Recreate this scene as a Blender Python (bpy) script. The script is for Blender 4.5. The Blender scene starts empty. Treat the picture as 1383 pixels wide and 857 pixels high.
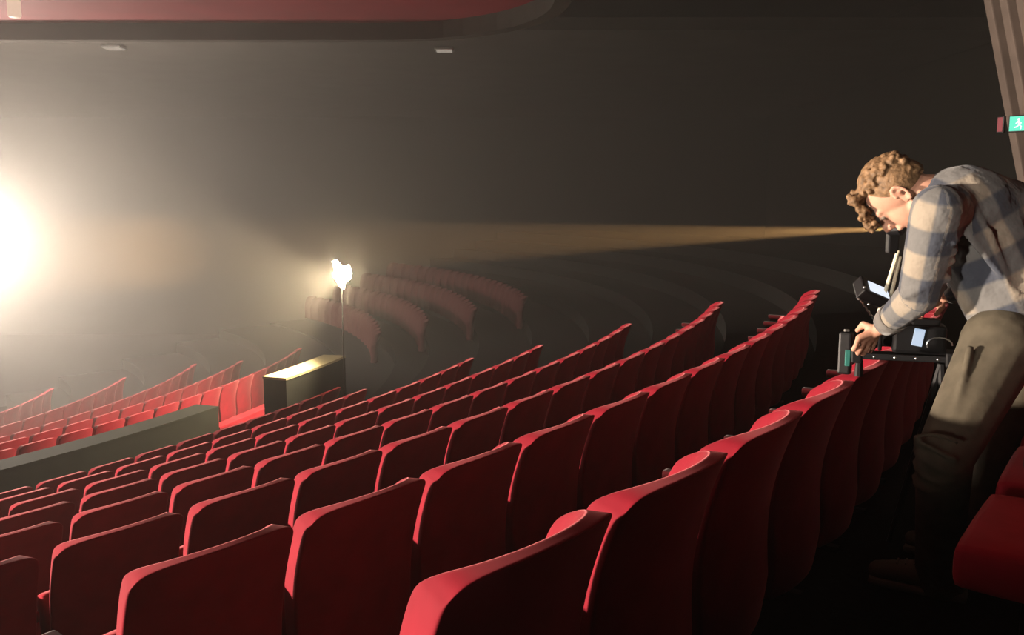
import bpy, bmesh, math, random
from mathutils import Vector, Matrix
random.seed(7)
C = bpy.data.collections.new('auditorium'); bpy.context.scene.collection.children.link(C)
sc = bpy.context.scene
PI = math.pi

# ------------------------------------------------------------------ camera
F_PX, PITCH, ROLL = 1164.3, -0.1342, 0.0
cam_d = bpy.data.cameras.new('camera'); cam = bpy.data.objects.new('camera', cam_d); C.objects.link(cam)
cam_d.sensor_fit = 'HORIZONTAL'; cam_d.sensor_width = 36; cam_d.lens = 36 * F_PX / 1383
cam_d.clip_start = 0.02; cam_d.clip_end = 300
cam.location = (0, 0, 0); cam.rotation_euler = (PI / 2 + PITCH, 0, 0)
sc.camera = cam

def ray(u, v):
    r = Vector((1, 0, 0)); f = Vector((0, math.cos(PITCH), math.sin(PITCH))); up = r.cross(f)
    return f + r * ((u - 691.5) / F_PX) - up * ((v - 428.5) / F_PX)
def at(u, v, Y):
    d = ray(u, v); return d * (Y / d.y)

# ------------------------------------------------------------------ bowl geometry
CX, CY, R0, DR = -18.845, 17.385, 24.635, 1.0887
CH = 0.886                                    # height of a seat back
def rad(i): return R0 - DR * i
def dep(i): return 0.635 + 0.2952 * i + 0.00026 * i * i
def polar(r, th, z): return Vector((CX + r * math.cos(th), CY + r * math.sin(th), z))

# ------------------------------------------------------------------ materials
def mat(name, base=(.5, .5, .5), rough=.8, sheen=0, sheen_tint=None, metal=0, emis=None, estr=0, noise=None, bump=0, spec=.3, coat=0):
    m = bpy.data.materials.new(name); m.use_nodes = True
    nt = m.node_tree; b = nt.nodes['Principled BSDF']
    b.inputs['Base Color'].default_value = (*base, 1); b.inputs['Roughness'].default_value = rough
    b.inputs['Metallic'].default_value = metal; b.inputs['Specular IOR Level'].default_value = spec
    if sheen:
        b.inputs['Sheen Weight'].default_value = sheen; b.inputs['Sheen Roughness'].default_value = .35
        b.inputs['Sheen Tint'].default_value = (*(sheen_tint or (1, 1, 1)), 1)
    if emis:
        b.inputs['Emission Color'].default_value = (*emis, 1); b.inputs['Emission Strength'].default_value = estr
    if noise or bump:
        tc = nt.nodes.new('ShaderNodeTexCoord'); n = nt.nodes.new('ShaderNodeTexNoise')
        n.inputs['Scale'].default_value = noise[0] if noise else 60; n.inputs['Detail'].default_value = 4
        nt.links.new(tc.outputs['Object'], n.inputs['Vector'])
        if noise:
            cr = nt.nodes.new('ShaderNodeValToRGB'); k = noise[1]
            cr.color_ramp.elements[0].color = (*[c * (1 - k) for c in base], 1)
            cr.color_ramp.elements[1].color = (*[min(1, c * (1 + k)) for c in base], 1)
            cr.color_ramp.elements[0].position = .3; cr.color_ramp.elements[1].position = .7
            nt.links.new(n.outputs['Fac'], cr.inputs['Fac']); nt.links.new(cr.outputs['Color'], b.inputs['Base Color'])
        if bump:
            bp = nt.nodes.new('ShaderNodeBump'); bp.inputs['Strength'].default_value = bump; bp.inputs['Distance'].default_value = .01
            nt.links.new(n.outputs['Fac'], bp.inputs['Height']); nt.links.new(bp.outputs['Normal'], b.inputs['Normal'])
    return m
M = {}
M['velvet'] = mat('red_velvet', (.24, .009, .021), .75, .6, (1, .30, .32), noise=(9, .14), spec=.12)
M['velvet_pan'] = mat('red_velvet_seat', (.40, .018, .035), .8, .6, (1, .32, .34), noise=(11, .14), spec=.12)
M['armwood'] = mat('armrest_fabric', (.07, .006, .009), .8, .2, spec=.1)
M['black_metal'] = mat('black_metal', (.012, .012, .012), .6)
M['carpet'] = mat('carpet', (.005, .0047, .0045), .95, noise=(30, .4), spec=.1)
M['dark_wall'] = mat('dark_wall', (.016, .0155, .013), .9, noise=(2, .2), spec=.1)
M['parapet'] = mat('parapet_paint', (.010, .0105, .008), .85, noise=(3, .2), spec=.15)
M['cream'] = mat('cream_capping', (.30, .265, .16), .5, noise=(6, .1))
M['red_paint'] = mat('red_painted_panel', (.20, .014, .024), .7, noise=(1.2, .12))
M['ceil'] = mat('ceiling_dark', (.05, .045, .04), .9, noise=(1, .2), spec=.1)
M['rib'] = mat('side_wall_ribs', (.13, .10, .085), .8, noise=(2, .2))
M['blk'] = mat('black_plastic', (.006, .006, .007), .45, spec=.3)
M['steel'] = mat('brushed_steel', (.55, .55, .55), .3, metal=1)
M['rod'] = mat('pale_rod', (.75, .68, .5), .4)
M['screen'] = mat('lit_screen', (.1, .1, .1), .3, emis=(.8, .88, 1), estr=1.0)
M['white'] = mat('white_emit', (1, 1, 1), .5, emis=(1, .85, .62), estr=1)
def emit(name, col, s): return mat(name, (0, 0, 0), .5, emis=col, estr=s)

# ------------------------------------------------------------------ mesh helpers
def tag(o, label=None, cat=None, group=None, kind=None):
    if label: o['label'] = label
    if cat: o['category'] = cat
    if group: o['group'] = group
    if kind: o['kind'] = kind
    return o
def empty(name, loc, rz=0):
    o = bpy.data.objects.new(name, None); C.objects.link(o); o.location = loc; o.rotation_euler.z = rz
    o.empty_display_size = .1; return o
def link(name, me, m=None, parent=None, smooth=False):
    o = bpy.data.objects.new(name, me); C.objects.link(o)
    if m: me.materials.append(m)
    if parent: o.parent = parent
    if smooth:
        for p in me.polygons: p.use_smooth = True
    return o
def bm_me(bm, name='m'):
    me = bpy.data.meshes.new(name); bm.normal_update(); bm.to_mesh(me); bm.free(); return me
def baked(me, mods):
    o = bpy.data.objects.new('tmp', me); C.objects.link(o)
    for t, kw in mods:
        md = o.modifiers.new(t, t)
        for k, v in kw.items(): setattr(md, k, v)
    dg = bpy.context.evaluated_depsgraph_get(); dg.update()
    r = bpy.data.meshes.new_from_object(o.evaluated_get(dg)); bpy.data.objects.remove(o); return r
def add_box(bm, c, s, rot=None, bev=0):
    r = bmesh.ops.create_cube(bm, size=1); vs = r['verts']
    mtx = Matrix.Translation(Vector(c)) @ (rot.to_4x4() if rot else Matrix()) @ Matrix.Diagonal((*s, 1))
    bmesh.ops.transform(bm, matrix=mtx, verts=vs)
    if bev:
        es = list({e for v in vs for e in v.link_edges})
        bmesh.ops.bevel(bm, geom=es, offset=bev, segments=2, affect='EDGES', profile=.6)
def add_tube(bm, pts, radii, seg=12, cap=True):
    pts = [Vector(p) for p in pts]; n = len(pts)
    if not isinstance(radii, (list, tuple)): radii = [radii] * n
    rings = []
    for i, p in enumerate(pts):
        t = (pts[min(i + 1, n - 1)] - pts[max(i - 1, 0)]).normalized()
        a = t.orthogonal().normalized() if i == 0 else (a0 - t * a0.dot(t)).normalized()
        a0 = a; b = t.cross(a)
        rings.append([bm.verts.new(p + (a * math.cos(2 * PI * k / seg) + b * math.sin(2 * PI * k / seg)) * radii[i]) for k in range(seg)])
    for r1, r2 in zip(rings, rings[1:]):
        for k in range(seg): bm.faces.new((r1[k], r1[(k + 1) % seg], r2[(k + 1) % seg], r2[k]))
    if cap: bm.faces.new(rings[0][::-1]); bm.faces.new(rings[-1])
def add_ball(bm, c, r, sub=3, sc3=(1, 1, 1), rot=None):
    q = bmesh.ops.create_icosphere(bm, subdivisions=sub, radius=r)
    bmesh.ops.transform(bm, matrix=Matrix.Translation(Vector(c)) @ (rot.to_4x4() if rot else Matrix()) @ Matrix.Diagonal((*sc3, 1)), verts=q['verts'])
def capsule(bm, a, b, ra, rb, flat=None):
    a = Vector(a); b = Vector(b); n = max(2, int((b - a).length / (min(ra, rb) * .35)) + 1)
    # closed tapered tube with round ends, later fused by a voxel remesh
    L = (b - a).length; d = (b - a) / max(L, 1e-6); pts = []; rr = []
    for k in range(5): t = k / 5 * PI / 2; pts.append(a - d * ra * math.cos(t)); rr.append(max(.0006, ra * math.sin(t)))
    for k in range(n + 1): t = k / n; pts.append(a.lerp(b, t)); rr.append(ra + (rb - ra) * t)
    for k in range(4, -1, -1): t = k / 5 * PI / 2; pts.append(b + d * rb * math.cos(t)); rr.append(max(.0006, rb * math.sin(t)))
    add_tube(bm, pts, rr, 14)
def fused(bm, voxel, smooth=6):
    me = bm_me(bm)
    return baked(me, [('REMESH', dict(mode='VOXEL', voxel_size=voxel, use_smooth_shade=True)), ('SMOOTH', dict(factor=.6, iterations=smooth))])

# ------------------------------------------------------------------ auditorium shell
def arc_prism(bm, r1, r2, z1, z2, t1, t2, n):
    """ring segment solid between radii r1<r2, heights z1<z2"""
    q = []
    for k in range(n + 1):
        t = t1 + (t2 - t1) * k / n
        q.append([bm.verts.new(polar(r, t, z)) for r, z in ((r1, z1), (r2, z1), (r2, z2), (r1, z2))])
    for a, b in zip(q, q[1:]):
        for j in range(4): bm.faces.new((a[j], a[(j + 1) % 4], b[(j + 1) % 4], b[j]))
    bm.faces.new(q[0][::-1]); bm.faces.new(q[-1])

LOW = 10                                     # rows in front of the cross wall
R_ROWS = [(14.40, 3.05), (13.19, 3.30), (11.86, 3.60), (10.30, 3.90), (8.6, 4.2), (7.3, 4.5)]
bm = bmesh.new()
FT1, FT2 = -1.35, .74
edges_ = []                                  # (outer radius, floor depth)
edges_.append((R0 + DR * 1 + 3.5, dep(-1) + CH))
for i in range(0, 8): edges_.append((rad(i) + .06, dep(i) + CH))
edges_.append((16.3, 3.05 + CH - .05))
for k, (r, d) in enumerate(R_ROWS):
    edges_.append((r + .55 if k == 0 else r + .06, d + CH))
edges_.append((6.4, 5.6))
for (r, d), nx in zip(edges_, edges_[1:] + [(0.4, 6)]):
    arc_prism(bm, nx[0], r, -d - .5, -d, FT1, FT2, 60)
tag(link('floor', bm_me(bm), M['carpet']), kind='structure')
bm = bmesh.new(); add_box(bm, (-6, 18, -7.05), (70, 70, .5)); tag(link('trim_1', bm_me(bm), M['carpet']), kind='structure')

def wall_box(name, c, s, m, rot=None):
    bm = bmesh.new(); add_box(bm, c, s, rot); return tag(link(name, bm_me(bm), m), kind='structure')
wall_box('wall_far', (-10, 44, -.5), (60, .4, 14), M['dark_wall'])
wall_box('wall_left', (-36, 18, -.5), (.4, 60, 14), M['dark_wall'])
wall_box('wall_back', (-10, -8, -.5), (60, .4, 14), M['dark_wall'])
wall_box('ceiling', (-10, 18, 6.4), (60, 60, .4), M['ceil'])
# right side: plain dark wall, and nearer a ribbed panel leaning over the audience
wall_box('wall_right', (13, 18, -.5), (.4, 52, 14), M['dark_wall'])
lean = math.radians(15); rotw = Matrix.Rotation(-lean, 3, 'Y')
bm = bmesh.new(); add_box(bm, (7.52, 6.0, -.3), (.3, 12.6, 9), rotw)
for k in range(36):
    add_box(bm, Vector((7.32, -.1 + k * .35, -.3)), (.16, .17, 9), rotw, .02)
tag(link('trim_3', bm_me(bm), M['rib']), kind='structure')

# red soffit of the balcony above, its rounded corner and dark lip
SZ = 3.20; YF = SZ / 0.1975; XR = 0.62; CRR = 3.0
def soffit_outline(off=0):
    p = []
    for k in range(13):
        t = PI / 2 * (1 - k / 12)
        p.append((XR - CRR + (CRR + off) * math.cos(t), YF - CRR + (CRR + off) * math.sin(t)))
    return p
def prism(bm, pts, z1, z2):
    lo = [bm.verts.new((x, y, z1)) for x, y in pts]; hi = [bm.verts.new((x, y, z2)) for x, y in pts]; n = len(pts)
    for k in range(n): bm.faces.new((lo[k], lo[(k + 1) % n], hi[(k + 1) % n], hi[k]))
    bm.faces.new(lo[::-1]); bm.faces.new(hi)
balc = empty('balcony', (-8, YF - 5, SZ)); tag(balc, kind='structure')
def unpar(o, par):
    o.parent = par; o.matrix_parent_inverse = Matrix.Translation(-par.location) if par.rotation_euler.z == 0 else par.matrix_basis.inverted()
    return o
bm = bmesh.new(); pts = [(-24, YF)] + soffit_outline() + [(XR, -6), (-24, -6)]
prism(bm, pts, SZ, SZ + .5); unpar(link('soffit', bm_me(bm), M['red_paint']), balc)
bm = bmesh.new()
o1 = [(-24, YF)] + soffit_outline() + [(XR, -6)]; o2 = [(-24, YF + .25)] + soffit_outline(.25) + [(XR + .25, -6)]
prism(bm, o1 + o2[::-1], SZ - .30, SZ + .5); unpar(link('lip', bm_me(bm), M['ceil']), balc)

def slot_light(name, u, v, z, sx, sy, col, s, label):
    d = ray(u, v); p = d * (z / d.z)
    e = empty(name, p); bm = bmesh.new(); add_box(bm, (0, 0, .045), (sx + .08, sy + .08, .07), None, .01)
    link('housing', bm_me(bm), M['steel'], e)
    bm = bmesh.new(); add_box(bm, (0, 0, .002), (sx, sy, .03), None, .004); link('diffuser', bm_me(bm), emit('lamp_' + name, col, s), e)
    tag(e, label, 'ceiling light'); return e
pb = at(20, 24, 14.2); pl = empty('pendant_light', (pb.x, pb.y, SZ))
bm = bmesh.new(); add_tube(bm, [(0, 0, -.001), (0, 0, -.05)], [.11, .10], 20); link('housing', bm_me(bm), M['steel'], pl, True)
bm = bmesh.new(); add_tube(bm, [(0, 0, -.04), (0, 0, pb.z - SZ + .03), (0, 0, pb.z - SZ + .008), (0, 0, pb.z - SZ)], [.098, .098, .085, .05], 24); link('lamp_shade', bm_me(bm), emit('pendant_glow', (1, .68, .50), .75), pl, True)
tag(pl, 'short glowing cylinder lamp under the red balcony soffit at top left', 'ceiling light')
for u, v, w, lb in ((154, 66, .42, 'left'), (600, 69, .42, 'right')):
    slot_light('ceiling_light', u, v, 4.0, w, .35, (1, .85, .7), .33, 'thin pale slot light under the dark ceiling beyond the soffit, the %s one' % lb)
# dark ceiling strip that carries the two slot lights
bm = bmesh.new(); add_box(bm, (-11, 32.6, 4.25), (47, 22, .3)); tag(link('trim_2', bm_me(bm), M['ceil']), kind='structure')

# cross walls in front of the lower block
def arc_wall(name, r1, r2, top, bot, t1, t2, m, capm, label, n=20):
    mid = polar((r1 + r2) / 2, (t1 + t2) / 2, -bot)
    e = empty(name, mid); bm = bmesh.new(); arc_prism(bm, r1, r2, -bot, -top - .035, t1, t2, n)
    bmesh.ops.transform(bm, matrix=Matrix.Translation(-mid), verts=bm.verts); link('wall_panel', bm_me(bm), m, e)
    bm = bmesh.new(); arc_prism(bm, r1 - .005, r2 + .005, -top - .035, -top, t1 - .0005, t2 + .0005, n)
    bmesh.ops.transform(bm, matrix=Matrix.Translation(-mid), verts=bm.verts); link('capping', bm_me(bm), capm, e)
    tag(e, label, 'parapet wall'); return e
arc_wall('parapet_wall', 14.95, 15.33, 3.0, 3.05 + CH, -.85, -.329, M['parapet'], M['parapet'], 'long dark green grey parapet wall behind the lower seating block')
arc_wall('parapet_wall', 16.12, 16.50, 2.5, 3.05 + CH, -.328, -.215, M['parapet'], M['cream'], 'dark parapet wall with a bright cream top right of the gap')
arc_wall('seating_barrier', 15.12, 15.30, 3.33, 3.05 + CH, -.325, -.10, M['velvet'], M['velvet'], 'low red upholstered barrier glowing between the two dark parapet walls')

# ------------------------------------------------------------------ theatre seat
def backrest_mesh():
    w, t, zt, zb = .468, .14, CH, .20
    bm = bmesh.new()
    xs = [-w / 2, -w / 2 + .022, -.16, -.06, .06, .16, w / 2 - .022, w / 2]; zs = [zb, zb + .03, .44, .60, .76, zt - .022, zt]
    ys = [-t / 2, -t / 2 + .016, t / 2 - .02, t / 2]; g = {}
    for i, x in enumerate(xs):
        for j, z in enumerate(zs):
            for k, y in enumerate(ys):
                a = abs(2 * x / w); edge = a ** 5
                zz = z + (.020 * (1 - a ** 2) if j >= 5 else 0)
                xx = x * (1 - .05 * max(0, (.60 - z) / .4))
                top = j == len(zs) - 1; side = i in (0, len(xs) - 1)
                thin = (.116 if top else .100 if j == len(zs) - 2 else .055) * (1 - edge * (.55 if top else .9))
                f = (y + t / 2) / t
                if top: f = .04 + f * .86
                if top: zz -= .034 if side else (.008 if i in (1, len(xs) - 2) else 0)
                elif j == len(zs) - 2 and side: zz -= .022
                if top and side: xx *= .955
                g[i, j, k] = bm.verts.new((xx, y - thin * f, zz))
    I, J, K = len(xs) - 1, len(zs) - 1, len(ys) - 1
    for i in range(I):
        for j in range(J):
            bm.faces.new((g[i, j, 0], g[i + 1, j, 0], g[i + 1, j + 1, 0], g[i, j + 1, 0]))
            bm.faces.new((g[i, j, K], g[i, j + 1, K], g[i + 1, j + 1, K], g[i + 1, j, K]))
        for k in range(K):
            for j in (0, J): bm.faces.new((g[i, j, k], g[i, j, k + 1], g[i + 1, j, k + 1], g[i + 1, j, k]))
    for j in range(J):
        for k in range(K):
            for i in (0, I): bm.faces.new((g[i, j, k], g[i, j + 1, k], g[i, j + 1, k + 1], g[i, j, k + 1]))
    bmesh.ops.recalc_face_normals(bm, faces=bm.faces)
    me = baked(bm_me(bm), [('SUBSURF', dict(levels=2, render_levels=2))])
    rho = .62
    for v in me.vertices:
        x, y, z = v.co; ph = x / rho
        ny = rho * (1 - math.cos(ph)) + y * math.cos(ph); nx = (rho - y) * math.sin(ph)
        ny += .15 * (CH - z) + .04 * math.sin(max(0, (z - .33)) / .55 * PI)     # recline, with a lumbar bulge forward
        v.co = (nx, ny + .0, z)
    for p in me.polygons: p.use_smooth = True
    me.materials.append(M['velvet']); return me
def seat_mesh():
    bm = bmesh.new(); add_box(bm, (0, 0, 0), (.42, .36, .09), None, .03)
    me = baked(bm_me(bm), [('SUBSURF', dict(levels=1, render_levels=1))])
    rm = Matrix.Translation((0, .25, .43)) @ Matrix.Rotation(math.radians(76), 4, 'X')
    me.transform(rm)
    for p in me.polygons: p.use_smooth = True
    me.materials.append(M['velvet_pan']); return me
def arm_mesh(s):
    bm = bmesh.new(); add_box(bm, (s * .275, .30, .575), (.046, .30, .045), None, .012)
    me = bm_me(bm); me.materials.append(M['armwood']); return me
def stand_mesh(s):
    bm = bmesh.new(); add_box(bm, (s * .275, .30, .28), (.028, .26, .56), None, .006)
    add_box(bm, (s * .275, .30, .012), (.044, .36, .024), None, .004)
    me = bm_me(bm); me.materials.append(M['black_metal']); return me
BACK, SEAT, ARM, STAND = backrest_mesh(), seat_mesh(), arm_mesh(-1), stand_mesh(-1)
ARMR, STANDR = arm_mesh(1), stand_mesh(1)
proto = empty('theatre_seat', (0, 0, 0))
for nm, me in (('backrest', BACK), ('seat', SEAT), ('armrest', ARM), ('pedestal', STAND)): link(nm, me, None, proto)
used = [False]; seats = []
ORD = ['first', 'second', 'third', 'fourth', 'fifth', 'sixth', 'seventh', 'eighth', 'ninth', 'tenth', 'eleventh', 'twelfth', 'thirteenth',
       'fourteenth', 'fifteenth', 'sixteenth', 'seventeenth', 'eighteenth', 'nineteenth', 'twentieth']
def place(r, th, depth, label, group, last=False):
    # facing the stage at the centre of the bowl: local +Y points inward
    p = polar(r, th, -depth - CH)
    rz = th + PI / 2
    if not used[0]: o = proto; used[0] = True
    else:
        o = proto.copy(); C.objects.link(o)
        for ch in KIDS:
            c = ch.copy(); C.objects.link(c); c.parent = o
    o.location = p; o.rotation_euler = (0, 0, rz)
    tag(o, label, 'theatre seat', group); seats.append(o)
    if last:
        for nm, me in (('armrest', ARMR), ('pedestal', STANDR)): link(nm, me, None, o)
    return o
KIDS = list(proto.children)

near = [  # phase of the first measured left corner, seats before it, seats from it
    (0, -0.7076, 0, 12, 'nearest row'), (1, -0.7090, 0, 15, 'second row'), (2, -0.6984, 1, 16, 'third row'),
    (3, -0.6741, 1, 14, 'fourth row'), (4, -0.6474, 2, 12, 'fifth row'), (5, -0.6468, 1, 12, 'sixth row'),
    (6, -0.5999, 2, 8, 'seventh row'), (7, -0.5792, 2, 9, 'eighth row, by the parapet')]
ends = {}
for i, ph, nb, nn, nm in near:
    r = rad(i); st = .55 / r
    for j in range(-nb, nn):
        k = j + nb
        place(r, ph + (j + .46) * st, dep(i), 'red seat seen from behind, %s from the left in the %s' % (ORD[k], nm),
              'seats of the near block, ' + nm, j == nn - 1)
    ends[i] = ph + nn * st
# row behind the person
def seat_down_mesh():
    bm = bmesh.new(); add_box(bm, (0, 0, 0), (.46, .44, .11), None, .03)
    me = baked(bm_me(bm), [('SUBSURF', dict(levels=1, render_levels=1))]); me.transform(Matrix.Translation((0, .30, .445)))
    for p in me.polygons: p.use_smooth = True
    me.materials.append(M['velvet_pan']); return me
DOWN = seat_down_mesh()
for j in range(5):
    r = rad(-1); o = place(r, -0.659 + j * .55 / r, dep(-1), 'dark red seat behind the bending person, %s from the camera' % ORD[j],
                       'seats behind the person', j == 4)
    for c in list(o.children):
        if c.name.split('.')[0] == 'seat': c.data = DOWN
        elif j == 0: bpy.data.objects.remove(c) if c.name.split('.')[0] in ('armrest', 'pedestal') else None
# lower block
RT = [-.501, -.4715, -.375, -.33, -.30, -.27]
RN = [15, 13, 12, 10, 9, 8]; RS = [-1, -1, -3, -3, -4, -5]
RW = ['first row beyond the parapet', 'second row beyond the parapet', 'third row beyond the parapet', 'fourth row beyond the parapet',
      'fifth row beyond the parapet', 'farthest hazy row beyond the parapet']
for k, ((r, d), t0) in enumerate(zip(R_ROWS, RT)):
    st = .55 / r
    for j in range(RN[k]):
        place(r, t0 + (j - .46) * st, d, 'bright hazy red seat, %s from the left in the %s' % (ORD[j], RW[k]), 'lower block, ' + RW[k], j == RN[k] - 1)
print('SEATS', len(seats))

# far bank of seats in the gloom, beyond counting
bm = bmesh.new()
tmp = bmesh.new(); tmp.from_mesh(BACK); bmesh.ops.delete(tmp, geom=[], context='VERTS'); tmp.free()
low = bmesh.new()
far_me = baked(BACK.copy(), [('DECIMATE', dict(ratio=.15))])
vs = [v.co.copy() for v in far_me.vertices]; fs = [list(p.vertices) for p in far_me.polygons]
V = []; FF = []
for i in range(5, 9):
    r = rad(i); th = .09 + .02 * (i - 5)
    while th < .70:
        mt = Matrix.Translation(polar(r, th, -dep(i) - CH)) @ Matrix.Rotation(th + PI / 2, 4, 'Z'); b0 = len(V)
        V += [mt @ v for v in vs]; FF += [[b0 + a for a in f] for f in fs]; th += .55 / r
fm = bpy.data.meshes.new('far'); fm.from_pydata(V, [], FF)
tag(link('far_theatre_seats', fm, mat('dimmed_seat_cloth', (.07, .012, .013), .9), None, True), 'dim bank of countless red seats on the far side of the dark auditorium', 'theatre seats', kind='stuff')  # seat red darkened in the material itself to stand in for the gloom

# ------------------------------------------------------------------ stage lamps, added fill and haze
LP = at(460, 371, 12.8)
stand = empty('flood_lamp', (LP.x, LP.y, -dep(7) - CH))
zz = LP.z + dep(7) + CH
bm = bmesh.new(); add_tube(bm, [(0, .06, .03), (0, .06, zz - .12)], [.014, .008], 10)
link('pole', bm_me(bm), M['black_metal'], stand, True)
for k in range(3):
    a = 2 * PI * k / 3 + .3; bm = bmesh.new()
    add_tube(bm, [(0, .06, .55), (.42 * math.cos(a), .06 + .42 * math.sin(a), .012)], .011, 8); link('leg', bm_me(bm), M['black_metal'], stand)
bm = bmesh.new(); add_box(bm, (0, .13, zz), (.23, .12, .26), None, .02); link('lamp_housing', bm_me(bm), M['black_metal'], stand)
bm = bmesh.new()
blob = [(-.13, .2), (-.06, .22), (-.01, .15), (.05, .13), (.12, .15), (.16, .02), (.13, -.07), (.06, -.11), (.04, -.22), (-.02, -.19), (-.07, -.10), (-.12, -.02), (-.10, .08)]
a_ = [bm.verts.new((x, .035, zz + z)) for x, z in blob]; b_ = [bm.verts.new((x, .06, zz + z)) for x, z in blob]; n = len(blob)
for k in range(n): bm.faces.new((a_[k], a_[(k + 1) % n], b_[(k + 1) % n], b_[k]))
bm.faces.new(a_[::-1]); bm.faces.new(b_)
link('bulb', bm_me(bm), emit('lamp_glass', (1, .82, .5), 120), stand)
tag(stand, 'blazing warm flood lamp on a stand above the cream topped parapet', 'flood lamp')

def light(name, kind, loc, energy, col, size=.1, target=None, spot=None, blend=.3, shape=None):
    d = bpy.data.lights.new(name, kind); d.energy = energy; d.color = col
    if kind == 'AREA': d.size = size
    else: d.shadow_soft_size = size
    if spot: d.spot_size = spot; d.spot_blend = blend
    o = bpy.data.objects.new(name, d); C.objects.link(o); o.location = loc
    if target is not None: o.rotation_euler = (Vector(target) - Vector(loc)).to_track_quat('-Z', 'Y').to_euler()
    return o
CFG = dict(lamp=2300, stage=1500, ball=4700, stage2=36000, beam=280000, person_fill=5500)
light('flood_lamp_light', 'SPOT', LP + Vector((-.05, -.16, 0)), CFG['lamp'], (1, .80, .50), .12, target=(-6.2, 12.3, -2.4), spot=math.radians(122), blend=.4)
light('flood_lamp_glow', 'POINT', LP + Vector((0, -.05, 0)), 90, (1, .80, .52), .1)
light('stage_light', 'SPOT', at(-60, 325, 19), CFG['stage'], (1, .865, .72), .35, target=(2, 4.2, -1.2), spot=math.radians(64), blend=.8)
light('stage_light_bare', 'POINT', at(-60, 325, 19.4), CFG['ball'], (1, .865, .72), .5)
light('stage_light_side', 'SPOT', (-16, .2, -.48), CFG['stage2'], (1, .82, .66), .35, target=(0, 4.9, -1.5), spot=math.radians(50), blend=.6)
light('person_fill_light', 'SPOT', (-9, -6.5, .1), CFG['person_fill'], (1, .88, .76), .3, target=(1.5, 2.6, .06), spot=math.radians(6.5), blend=.8)  # unseen fill spot, added only to brighten the person's back
# haze: thin over the near seats, thicker towards the stage
def haze(c, sz, dens, label):
    bm = bmesh.new(); add_box(bm, c, sz); hz = link('stage_haze', bm_me(bm)); mv = bpy.data.materials.new('haze'); mv.use_nodes = True; nt = mv.node_tree
    for nd in list(nt.nodes):
        if nd.type != 'OUTPUT_MATERIAL': nt.nodes.remove(nd)
    v = nt.nodes.new('ShaderNodeVolumeScatter'); v.inputs['Density'].default_value = dens; v.inputs['Anisotropy'].default_value = .58
    v.inputs['Color'].default_value = (1, .96, .91, 1)
    nt.links.new(v.outputs[0], nt.nodes['Material Output'].inputs['Volume']); hz.data.materials.append(mv)
    tag(hz, label, 'haze', kind='stuff')
haze((-11.6, 2.24, -.3), (48, 18.5, 12.6), .0021, 'thin haze over the near rows carrying the orange beam')
haze((-11.6, 27.3, -.3), (48, 31.5, 12.6), .018, 'thick warm haze glowing around the lights towards the stage')

# ------------------------------------------------------------------ exit signs on the side wall
def sign(name, c, s, m, parent_rot, label, cat):
    e = empty(name, c, parent_rot); bm = bmesh.new(); add_box(bm, (0, 0, 0), s, None, .008); link('case', bm_me(bm), M['blk'], e)
    bm = bmesh.new(); add_box(bm, (0, -s[1] / 2 - .004, 0), (s[0] - .03, .008, s[2] - .03), None, .002); link('panel', bm_me(bm), m, e)
    tag(e, label, cat); return e
ex = sign('exit_sign', (6.75, 11.72, 1.02), (.24, .06, .22), emit('exit_green', (.10, .85, .58), 1.1), math.radians(-40), 'small glowing green exit sign on the ribbed side wall', 'exit sign')
bm = bmesh.new()
add_ball(bm, (.00, -.042, .055), .016, 2, (1, .3, 1))
add_tube(bm, [(0, -.042, .035), (.012, -.042, -.015)], .013, 6); add_tube(bm, [(.012, -.042, -.015), (-.02, -.042, -.045), (-.045, -.042, -.05)], .008, 6)
add_tube(bm, [(.012, -.042, -.015), (.035, -.042, -.04), (.03, -.042, -.075)], .008, 6); add_tube(bm, [(-.03, -.042, .0), (.0, -.042, .03), (.035, -.042, .0)], .007, 6)
link('running_figure', bm_me(bm), emit('exit_white', (.9, 1, .95), 1.6), ex)
sign('wall_sign', (6.66, 11.98, 1.03), (.10, .05, .22), emit('sign_red', (.75, .12, .14), .45), math.radians(-62), 'narrow dim red sign beside the green exit sign on the side wall', 'sign')

# ------------------------------------------------------------------ camera rig
def part(name, bm, m, par, smooth=False): return link(name, bm_me(bm), m, par, smooth)
def local(p, e): return Vector(p) - e.location
SL = at(1150, 478, 3.06); SR_ = at(1292, 484, 2.92)
sl = empty('camera_slider', (SR_.x, SR_.y, -(dep(-1) + CH)))
bm = bmesh.new(); a, b = local(SL, sl), local(SR_, sl)
rotb = (b - a).to_track_quat('X', 'Z').to_matrix()
add_box(bm, (a + b) / 2, ((b - a).length, .075, .022), rotb, .004); part('rail', bm, M['blk'], sl)
bm = bmesh.new(); add_box(bm, a + Vector((.02, 0, 0)), (.035, .10, .05), rotb, .006); part('end_plate', bm, M['blk'], sl)
bm = bmesh.new(); add_box(bm, b - Vector((.02, 0, 0)), (.035, .10, .05), rotb, .006); part('end_plate', bm, M['blk'], sl)
bm = bmesh.new(); add_tube(bm, [a + Vector((.03, .0, -.02)), a + Vector((.03, 0, -.080))], [.012, .016], 10); part('foot', bm, M['blk'], sl)
for k in range(3):
    t = 2 * PI * k / 3 + .6
    bm = bmesh.new(); add_tube(bm, [b + Vector((-.05, 0, -.02)), (b.x - .05 + .13 * math.cos(t), b.y + .13 * math.sin(t), .008)], [.014, .010], 8); part('leg', bm, M['blk'], sl)
for k in range(4):
    p = a.lerp(b, .18 + k * .2); bm = bmesh.new(); add_ball(bm, p + Vector((0, -.038, 0)), .006, 2); part('bolt', bm, M['steel'], sl)
tag(sl, 'black camera slider rail laid across the seat tops below the hand', 'camera slider')

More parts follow.
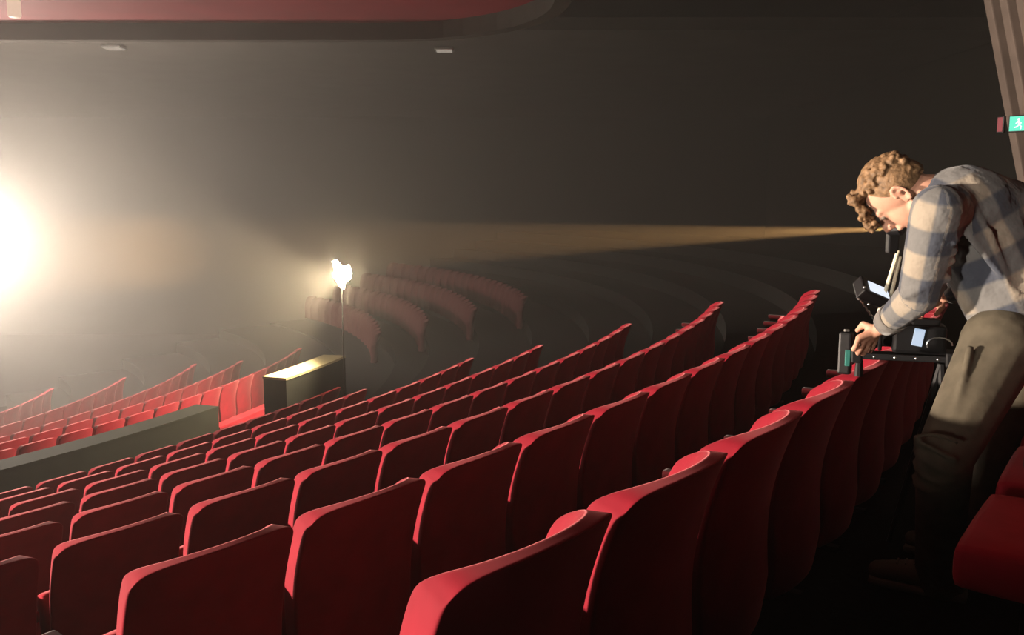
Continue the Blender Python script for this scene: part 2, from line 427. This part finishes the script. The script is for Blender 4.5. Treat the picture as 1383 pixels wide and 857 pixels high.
cp = at(1240, 456, 2.99); cm = empty('film_camera', cp)
RC = Matrix.Rotation(math.radians(-20), 3, 'Z')
bm = bmesh.new(); add_box(bm, (0, 0, .0), (.17, .11, .10), RC, .012); add_box(bm, RC @ Vector((.02, 0, .058)), (.09, .06, .024), RC, .006); part('camera_body', bm, M['blk'], cm)
bm = bmesh.new(); add_tube(bm, [RC @ Vector((-.085, 0, .0)), RC @ Vector((-.13, 0, 0)), RC @ Vector((-.135, 0, 0)), RC @ Vector((-.17, 0, 0))], [.036, .036, .042, .042], 20); part('lens', bm, M['blk'], cm)
bm = bmesh.new(); add_box(bm, RC @ Vector((-.005, -.058, .01)), (.034, .006, .060), RC @ Matrix.Rotation(.15, 3, 'Y'), .002); part('screen', bm, mat('status_screen', (.1, .1, .1), .3, emis=(.55, .72, .95), estr=.75), cm)
bm = bmesh.new(); add_tube(bm, [RC @ Vector((.06 + .04 * math.cos(t), -.075, -.01 + .025 * math.sin(t))) for t in [k * .4 for k in range(0, 10)]], .0025, 6); part('cable', bm, M['steel'], cm)
tag(cm, 'black film camera with small bluish screen on the slider under the forearm', 'camera')

mp = at(1176, 394, 2.93); mo = empty('monitor', mp)
ax = (at(1197, 386, 2.95) - at(1167, 373, 2.93)).normalized(); dn = (at(1178, 414, 2.915) - at(1184, 388, 2.93)).normalized()
nz = -dn; ny_ = nz.cross(ax).normalized(); nz = ax.cross(ny_)
RM = Matrix((ax, ny_, nz)).transposed()
RM = RM @ Matrix.Rotation(math.radians(52), 3, 'X')
bm = bmesh.new(); add_box(bm, (0, 0, 0), (.105, .075, .045), RM, .006); part('monitor_case', bm, M['blk'], mo)
bm = bmesh.new(); add_box(bm, RM @ Vector((.012, -.004, .0235)), (.080, .046, .004), RM, .001); part('screen', bm, M['screen'], mo)
bm = bmesh.new()
for p in ((-.045, -.04, -.018), (-.05, -.02, .02), (.0, -.04, -.022)): add_ball(bm, RM @ Vector(p), .0045, 2)
part('screw', bm, M['steel'], mo)
bm = bmesh.new(); add_tube(bm, [RM @ Vector((-.03 + .012 * k, -.035 - .002 * (k % 2), -.026 - .006 * k + .004 * (k % 2))) for k in range(9)], .003, 6); part('coiled_cable', bm, M['steel'], mo)
tag(mo, 'small black monitor with a bright white screen above the gripping hand', 'monitor')

lp0 = at(1199, 309, 2.9); tg = at(150, 342, 16); bd = (tg - lp0).normalized()
la = empty('beam_lamp', lp0)
bm = bmesh.new(); add_tube(bm, [bd * -.004, bd * -.012, bd * -.05, bd * -.055], [.020, .022, .022, .014], 18); add_box(bm, Vector((.022, .01, -.045)), (.036, .03, .075), None, .006); part('lamp_housing', bm, M['blk'], la)
bm = bmesh.new(); add_tube(bm, [bd * -.006, bd * -.001], [.012, .012], 16); part('lens', bm, emit('lens_glow', (1, .62, .25), 5), la)
bm = bmesh.new()
q0 = local(at(1213, 338, 2.9), la)
add_tube(bm, [q0, local(at(1186, 424, 2.94), la)], .0065, 8); part('support_rod', bm, M['rod'], la)
bm = bmesh.new(); add_tube(bm, [q0 + Vector((.012, .01, -.02)), local(at(1196, 430, 2.955), la)], .0065, 8); part('support_rod', bm, M['rod'], la)
bm = bmesh.new(); add_tube(bm, [local(at(1191, 418, 2.94), la), local(at(1188, 472, 3.0), la)], .007, 8); part('stem', bm, M['blk'], la)
tag(la, 'small black lamp on pale rods below the face throwing an orange beam', 'lamp')
bl = bpy.data.lights.new('beam_light', 'SPOT'); bl.energy = CFG['beam']; bl.color = (1, .55, .2); bl.spot_size = math.radians(5.8); bl.spot_blend = .35; bl.shadow_soft_size = .006
bo = bpy.data.objects.new('beam_light', bl); C.objects.link(bo); bo.location = lp0 + bd * .004; bo.rotation_euler = bd.to_track_quat('-Z', 'Y').to_euler()

bp = at(1141, 494, 3.12); bt = empty('battery_pack', (bp.x, bp.y, -.652))
hh = .155
bm = bmesh.new(); add_box(bm, (0, 0, hh / 2 + .022), (.045, .04, hh), Matrix.Rotation(-.6, 3, 'Z'), .008); part('case', bm, M['blk'], bt)
bm = bmesh.new(); add_box(bm, (.0, -.0215, hh * .55), (.018, .012, .06), Matrix.Rotation(-.2, 3, 'Z'), .003); part('teal_glint', bm, mat('glint_teal', (.05, .22, .19), .2, emis=(.1, .5, .42), estr=.02), bt)  # glint on the case, put in as a faintly glowing teal chip
bm = bmesh.new(); add_box(bm, (0, 0, hh + .028), (.016, .014, .010), None, .002); part('switch', bm, M['steel'], bt)
tag(bt, 'upright black battery pack with faint teal glint, left of the gripping hand', 'battery pack')

# ------------------------------------------------------------------ person
M['skin'] = mat('skin', (.58, .31, .215), .55, noise=(40, .06))
M['hair'] = mat('hair', (.19, .112, .056), .6, noise=(70, .45), bump=.5)
M['trouser'] = mat('trousers', (.085, .072, .050), .9, noise=(18, .2), bump=.25)
M['shoe'] = mat('shoe', (.17, .16, .12), .8)
M['sole'] = mat('sole', (.2, .19, .15), .8)
def plaid():
    m = bpy.data.materials.new('plaid_flannel'); m.use_nodes = True; nt = m.node_tree; b = nt.nodes['Principled BSDF']
    b.inputs['Roughness'].default_value = .9; b.inputs['Sheen Weight'].default_value = .15; b.inputs['Specular IOR Level'].default_value = .1
    tc = nt.nodes.new('ShaderNodeUVMap'); tc.uv_map = 'cloth'
    sp = nt.nodes.new('ShaderNodeSeparateXYZ'); nt.links.new(tc.outputs[0], sp.inputs[0])
    def stripe(out, w):
        a = nt.nodes.new('ShaderNodeMath'); a.operation = 'PINGPONG'; a.inputs[1].default_value = w; nt.links.new(out, a.inputs[0])
        c = nt.nodes.new('ShaderNodeMapRange'); c.inputs['From Min'].default_value = w * .44; c.inputs['From Max'].default_value = w * .56; nt.links.new(a.outputs[0], c.inputs['Value']); return c.outputs[0]
    s1 = stripe(sp.outputs[0], .078); s2 = stripe(sp.outputs[1], .078)
    ad = nt.nodes.new('ShaderNodeMath'); ad.operation = 'ADD'; nt.links.new(s1, ad.inputs[0]); nt.links.new(s2, ad.inputs[1])
    hf = nt.nodes.new('ShaderNodeMath'); hf.operation = 'MULTIPLY'; hf.inputs[1].default_value = .5; nt.links.new(ad.outputs[0], hf.inputs[0])
    cr = nt.nodes.new('ShaderNodeValToRGB'); e = cr.color_ramp.elements
    e[0].color = (.28, .24, .19, 1); e[0].position = 0; e[1].color = (.055, .062, .08, 1); e[1].position = 1
    x = e.new(.5); x.color = (.14, .138, .135, 1)
    nt.links.new(hf.outputs[0], cr.inputs[0]); nt.links.new(cr.outputs[0], b.inputs['Base Color'])
    n = nt.nodes.new('ShaderNodeTexNoise'); n.inputs['Scale'].default_value = 14; n.inputs['Detail'].default_value = 3
    o = nt.nodes.new('ShaderNodeTexCoord'); nt.links.new(o.outputs['Object'], n.inputs['Vector'])
    bp_ = nt.nodes.new('ShaderNodeBump'); bp_.inputs['Strength'].default_value = .5; bp_.inputs['Distance'].default_value = .03
    nt.links.new(n.outputs['Fac'], bp_.inputs['Height']); nt.links.new(bp_.outputs['Normal'], b.inputs['Normal'])
    return m
M['plaid'] = plaid()
FLOOR_P = -(dep(-1) + CH)
PE = empty('person', (1.38, 2.55, FLOOR_P)); O = PE.location
def L(u, v, Y): return at(u, v, Y) - O
J = dict(shL=L(1266, 284, 2.50), shR=L(1362, 272, 2.84), elL=L(1242, 396, 2.60), wrL=L(1194, 440, 2.83),
         elR=L(1330, 372, 2.98), wrR=L(1280, 398, 3.0), chest=L(1312, 300, 2.67), belly=L(1345, 365, 2.64), pelvis=L(1374, 440, 2.63),
         neck=L(1284, 262, 2.68), hipL=L(1352, 464, 2.55), hipR=L(1396, 452, 2.74), knL=L(1276, 614, 2.44), anL=L(1266, 772, 2.58),
         knR=L(1345, 610, 2.74), anR=L(1306, 752, 2.82))
# --- head frame: up runs to the left, the face looks down
Z = Vector((-.80, .30, .50)).normalized(); Yf = Vector((-.42, .30, -.86)); Yf = (Yf - Z * Yf.dot(Z)).normalized(); Xr = Yf.cross(Z)
HC = L(1215, 263, 2.72); HM = Matrix((Xr, Yf, Z)).transposed(); side = -1          # his left is -X
def hp(x, y, z): return HC + HM @ Vector((x, y, z))
bm = bmesh.new()
add_ball(bm, hp(0, -.012, .028), .084, 4, (.90, 1.10, 1.0), HM)
add_ball(bm, hp(0, .030, -.030), .062, 3, (.92, .88, 1.2), HM)
capsule(bm, hp(0, .055, -.085), hp(0, .035, -.075), .022, .03)
capsule(bm, hp(.048, -.005, -.05), hp(.012, .06, -.088), .020, .017); capsule(bm, hp(-.048, -.005, -.05), hp(-.012, .06, -.088), .020, .017)
capsule(bm, hp(0, .086, .005), hp(0, .106, -.028), .009, .0135); capsule(bm, hp(-.011, .095, -.034), hp(.011, .095, -.034), .010, .010)
capsule(bm, hp(-.02, .085, -.058), hp(.02, .085, -.058), .0085, .0085); capsule(bm, hp(-.035, .075, .02), hp(.035, .075, .02), .012, .012)
for s in (-1, 1):
    add_ball(bm, hp(s * .03, .074, .004), .0125, 2)
    for k in range(10):            # ear: rim curve and lobe
        t0, t1 = -1.2 + k * .42, -1.2 + (k + 1) * .42
        capsule(bm, hp(s * .086, -.012 - .017 * math.cos(t0), .002 + .030 * math.sin(t0)), hp(s * .086, -.012 - .017 * math.cos(t1), .002 + .030 * math.sin(t1)), .0058, .0058)
    capsule(bm, hp(s * .078, -.006, .012), hp(s * .078, -.006, -.022), .009, .008)
capsule(bm, hp(0, -.035, -.045), J['neck'], .056, .062)
# torso core, arms, legs
capsule(bm, J['neck'], J['chest'], .06, .11); capsule(bm, J['chest'], J['belly'], .115, .115); capsule(bm, J['belly'], J['pelvis'], .11, .12)
capsule(bm, J['shL'], J['shR'], .055, .055)
for s in 'LR':
    capsule(bm, J['sh' + s], J['el' + s], .046, .038); capsule(bm, J['el' + s], J['wr' + s], .038, .026)
    capsule(bm, J['hip' + s], J['kn' + s], .078, .052); capsule(bm, J['kn' + s], J['an' + s], .050, .035)
# left hand gripping the rail
wr = J['wrL']; pc = L(1174, 452, 2.865)
kn = [L(1160, 456, 2.845), L(1167, 459, 2.855), L(1174, 461, 2.865), L(1181, 461, 2.878)]
capsule(bm, wr, pc, .024, .021)
ln = [.92, 1.05, 1.0, .8]
for k, (p, l) in enumerate(zip(kn, ln)):
    capsule(bm, wr.lerp(pc, .55), p, .016, .0115)
    p1 = p + Vector((-.012, -.006, -.028)) * l; p2 = p1 + Vector((.000, .020, -.018)) * l; p3 = p2 + Vector((.006, .020, .000)) * l
    capsule(bm, p, p1, .0098, .009); capsule(bm, p1, p2, .009, .0082); capsule(bm, p2, p3, .0082, .0072)
t1 = L(1176, 442, 2.85); t2 = L(1166, 437, 2.87); t3 = L(1158, 446, 2.90)
capsule(bm, wr.lerp(pc, .3), t1, .016, .013); capsule(bm, t1, t2, .0125, .011); capsule(bm, t2, t3, .011, .0085)
# right hand, palm down on the camera
wr = J['wrR']; pc = L(1266, 405, 3.02); capsule(bm, wr, pc, .024, .022)
for k in range(4):
    q = pc + Vector((-.012 - .004 * k, .030 - .019 * k, -.012)); l = ln[k]
    p1 = q + Vector((-.030, .004, -.010)) * l; p2 = p1 + Vector((-.016, .004, -.022)) * l; p3 = p2 + Vector((.002, .0, -.020)) * l
    capsule(bm, pc, q, .015, .011); capsule(bm, q, p1, .0098, .009); capsule(bm, p1, p2, .009, .0082); capsule(bm, p2, p3, .0082, .0072)
q = pc + Vector((.004, -.028, -.02)); capsule(bm, pc, q, .015, .012); capsule(bm, q, q + Vector((-.022, -.008, -.026)), .011, .0085)
me = fused(bm, .0046, 3); link('body', me, M['skin'], PE, True)
# hair
bm = bmesh.new(); rr = random.Random(3)
add_ball(bm, hp(0, -.020, .036), .086, 4, (.92, 1.04, .98), HM)
for k in range(230):
    # curls over crown, back and a long fringe falling from the forehead
    th = rr.uniform(0, 2 * PI); ph = rr.uniform(0, 1.15)
    d = Vector((math.sin(ph) * math.cos(th), math.sin(ph) * math.sin(th), math.cos(ph)))
    c = Vector((0, -.014, .040)) + Vector((d.x * .084, d.y * .094, d.z * .088))
    r = rr.uniform(.007, .013); add_ball(bm, hp(*c), r, 1)
for k in range(150):
    x = rr.uniform(-.062, .062); t = rr.random() * 1.25; y = .062 + .050 * t + rr.uniform(-.012, .014); z = .115 - .085 * t + rr.uniform(-.012, .016)
    add_ball(bm, hp(x, y, z), rr.uniform(.006, .012), 1)
for k in range(60):
    x = rr.uniform(-.05, .05); add_ball(bm, hp(x, rr.uniform(-.10, -.085), rr.uniform(-.01, .09)), rr.uniform(.009, .015), 1)
hm = fused(bm, .0038, 1)
link('hair', hm, M['hair'], PE, True)
for s, nm in ((-1, 'l'), (1, 'r')):
    bm = bmesh.new(); add_ball(bm, hp(s * .031, .077, .004), .0105, 3); link('eye', bm_me(bm), mat('eye_' + nm, (.22, .17, .13), .3), PE, True)
# shirt
bm = bmesh.new()
capsule(bm, J['neck'] + Vector((.01, 0, -.005)), J['chest'], .072, .135); capsule(bm, J['chest'], J['belly'], .142, .138); capsule(bm, J['belly'], L(1364, 408, 2.62), .138, .132)
capsule(bm, J['shL'], J['shR'], .072, .075); capsule(bm, L(1300, 286, 2.66), L(1378, 312, 2.78), .145, .140); capsule(bm, L(1330, 330, 2.64), L(1390, 392, 2.72), .13, .125)
for s in 'LR':
    capsule(bm, J['sh' + s], J['el' + s], .074, .062); w_ = J['el' + s].lerp(J['wr' + s], .84); capsule(bm, J['el' + s], w_, .062, .043)
# folds: thin ridges wrapping arm and back
rr = random.Random(5)
for k in range(7):
    t = .25 + k * .11; c = J['shL'].lerp(J['elL'], t); a0_ = rr.uniform(0, 3); pts = []
    for q in range(6):
        aa = a0_ + q * .35; pts.append(c + Vector((.066 * math.cos(aa + 3.4), .066 * math.sin(aa + 3.4), -.03 + .012 * q)))
    for p, q in zip(pts, pts[1:]): capsule(bm, p, q, .010, .010)
for k in range(6):
    p0 = L(1292 + k * 9, 250 + 12 * k, 2.53 - .005 * k); p1 = L(1300 + 13 * k, 305 + 17 * k, 2.50 + .002 * k); p2 = L(1322 + 14 * k, 340 + 15 * k, 2.50)
    capsule(bm, p0, p1, .008, .011); capsule(bm, p1, p2, .011, .007)
me = bm_me(bm); me = baked(me, [('REMESH', dict(mode='VOXEL', voxel_size=.008, use_smooth_shade=True)), ('SMOOTH', dict(factor=.6, iterations=5))])
# cut hem open: flatten what lies below the hem plane
hem = L(1340, 436, 2.5); hn = Vector((.25, -.1, -1)).normalized()
bm = bmesh.new(); bm.from_mesh(me); bmesh.ops.bisect_plane(bm, geom=bm.verts[:] + bm.edges[:] + bm.faces[:], plane_co=hem, plane_no=hn, clear_outer=False)
kill = [v for v in bm.verts if (v.co - hem).dot(hn) > .0005 and v.co.x > L(1285, 430, 2.6).x - .0]
bmesh.ops.delete(bm, geom=kill, context='VERTS')
me = bm_me(bm)
me = baked(me, [('SOLIDIFY', dict(thickness=.004, offset=-1))])
# cloth coordinates laid along sleeve or torso
uv = me.uv_layers.new(name='cloth')
def frame(a, b):
    d = (b - a).normalized(); s_ = d.cross(Vector((.5, -.8, .1))).normalized(); return a, d, s_
SEG = [(J['shL'], J['elL'], .07), (J['elL'], J['wrL'], .06), (J['shR'], J['elR'], .07), (J['elR'], J['wrR'], .06), (J['neck'], J['belly'], .16), (J['belly'], J['pelvis'], .15)]
def seg_d(p, a, b):
    t = max(0, min(1, (p - a).dot(b - a) / (b - a).length_squared)); return (p - a.lerp(b, t)).length
near_ = []
for p in me.polygons:
    c = p.center; best = min(range(6), key=lambda k: seg_d(c, SEG[k][0], SEG[k][1]) - SEG[k][2] * .9); near_.append(best // 4 if best >= 4 else best // 2 + 10)
for p in me.polygons:
    g = near_[p.index]
    if g == 1: A, D = J['neck'], (J['pelvis'] - J['neck']).normalized()
    else:
        k = 0 if g == 10 else 2; A = SEG[k][0]; D = (SEG[k][1] - A).normalized()
        if seg_d(p.center, *SEG[k + 1][:2]) < seg_d(p.center, *SEG[k][:2]): A, D = SEG[k + 1][0] - (SEG[k + 1][1] - SEG[k + 1][0]).normalized() * .27, (SEG[k + 1][1] - SEG[k + 1][0]).normalized()
    e1 = D.cross(Vector((0, 1, 0))).normalized(); e2 = D.cross(e1)
    for li in p.loop_indices:
        v = me.vertices[me.loops[li].vertex_index].co - A
        ang = math.atan2(v.dot(e1), v.dot(-e2)) * (.16 if g == 1 else .075)
        if g == 1: ang = v.dot(e1)
        uv.data[li].uv = (ang, v.dot(D))
link('plaid_shirt', me, M['plaid'], PE, True)
bm = bmesh.new(); w_ = J['elL'].lerp(J['wrL'], .80)
dd = (J['wrL'] - J['elL']).normalized(); add_tube(bm, [w_ - dd * .03, w_ - dd * .005, w_ + dd * .03], [.050, .050, .045], 18, False)
cf = baked(bm_me(bm), [('SOLIDIFY', dict(thickness=.005))]); uvl = cf.uv_layers.new(name='cloth')
link('cuff', cf, M['plaid'], PE, True)
bm = bmesh.new()
col_ = [J['neck'] + Vector((.075 * math.cos(t) + .0, .07 * math.sin(t), .02 * math.cos(t) + .035)) for t in [k * .42 - 1.2 for k in range(11)]]
for p, q in zip(col_, col_[1:]): capsule(bm, p, q, .012, .012)
cf = fused(bm, .004, 2); cf.uv_layers.new(name='cloth'); link('collar', cf, M['plaid'], PE, True)
# trousers
bm = bmesh.new()
capsule(bm, J['pelvis'] + Vector((0, 0, .04)), J['pelvis'] + Vector((0, 0, -.03)), .135, .145); capsule(bm, J['hipL'], J['hipR'], .115, .115)
capsule(bm, J['hipL'], J['knL'], .112, .080); capsule(bm, J['knL'], J['anL'], .078, .066); capsule(bm, J['hipR'], J['knR'], .112, .080); capsule(bm, J['knR'], J['anR'], .076, .066)
capsule(bm, J['anL'] + Vector((.01, 0, -.0)), J['anL'] + Vector((.012, 0, -.035)), .066, .070); capsule(bm, J['anR'], J['anR'] + Vector((.01, 0, -.035)), .066, .070)
for k in range(5):
    c = J['knL'].lerp(J['anL'], -.15 + .09 * k); pts = [c + Vector((.080 * math.cos(t), .080 * math.sin(t), .018 * math.sin(2 * t + k))) for t in (2.6, 3.1, 3.6, 4.1, 4.6)]
    for p, q in zip(pts, pts[1:]): capsule(bm, p, q, .008, .008)
for k in range(4):
    capsule(bm, L(1310 + 14 * k, 470 + 8 * k, 2.47), L(1290 + 12 * k, 560, 2.42 + .01 * k), .012, .008)
link('trousers', fused(bm, .008, 4), M['trouser'], PE, True)
# shoes
for s, dx, dy in (('L', -.86, .50), ('R', -.80, .60)):
    an = J['an' + s].copy(); d = Vector((dx, dy, 0)).normalized(); h0 = Vector((an.x, an.y, 0)) + d * -.03; n_ = Vector((-d.y, d.x, 0))
    bm = bmesh.new(); capsule(bm, h0 + Vector((0, 0, .058)), h0 + d * .11 + Vector((0, 0, .052)), .042, .040); capsule(bm, h0 + d * .10 + Vector((0, 0, .052)), h0 + d * .20 + Vector((0, 0, .040)), .042, .032)
    capsule(bm, h0 + d * .02 + Vector((0, 0, .06)), h0 + d * .03 + Vector((0, 0, max(.10, an.z - .02))), .043, .046)
    sh = fused(bm, .006, 3); so = link('shoe', sh, M['shoe'], PE, True)
    bm = bmesh.new(); R_ = Matrix((d, n_, Vector((0, 0, 1)))).transposed(); add_box(bm, h0 + d * .085 + Vector((0, 0, .012)), (.285, .088, .024), R_, .010); o_ = link('sole', bm_me(bm), M['sole'], so)
    for k in range(4):
        bm = bmesh.new(); c = h0 + d * (.07 + .025 * k) + Vector((0, 0, .094 - .004 * k)); add_tube(bm, [c - n_ * .022, c + Vector((0, 0, .006)), c + n_ * .022], .003, 6); link('lace', bm_me(bm), M['sole'], so)
tag(PE, 'person in tan and grey plaid shirt bending over the seats to adjust a camera', 'person')

# ------------------------------------------------------------------ world and render look
w = bpy.data.worlds.new('world'); sc.world = w; w.use_nodes = True
w.node_tree.nodes['Background'].inputs[0].default_value = (.0, .0, .0, 1); w.node_tree.nodes['Background'].inputs[1].default_value = 0
sc.view_settings.view_transform = 'Standard'; sc.view_settings.look = 'None'; sc.view_settings.gamma = 1
sc.view_settings.exposure = 0; sc.view_settings.use_curve_mapping = False
cy = sc.cycles
cy.use_denoising = True; cy.max_bounces = 5; cy.diffuse_bounces = 1; cy.glossy_bounces = 2; cy.volume_bounces = 1; cy.transmission_bounces = 2
cy.sample_clamp_indirect = 3
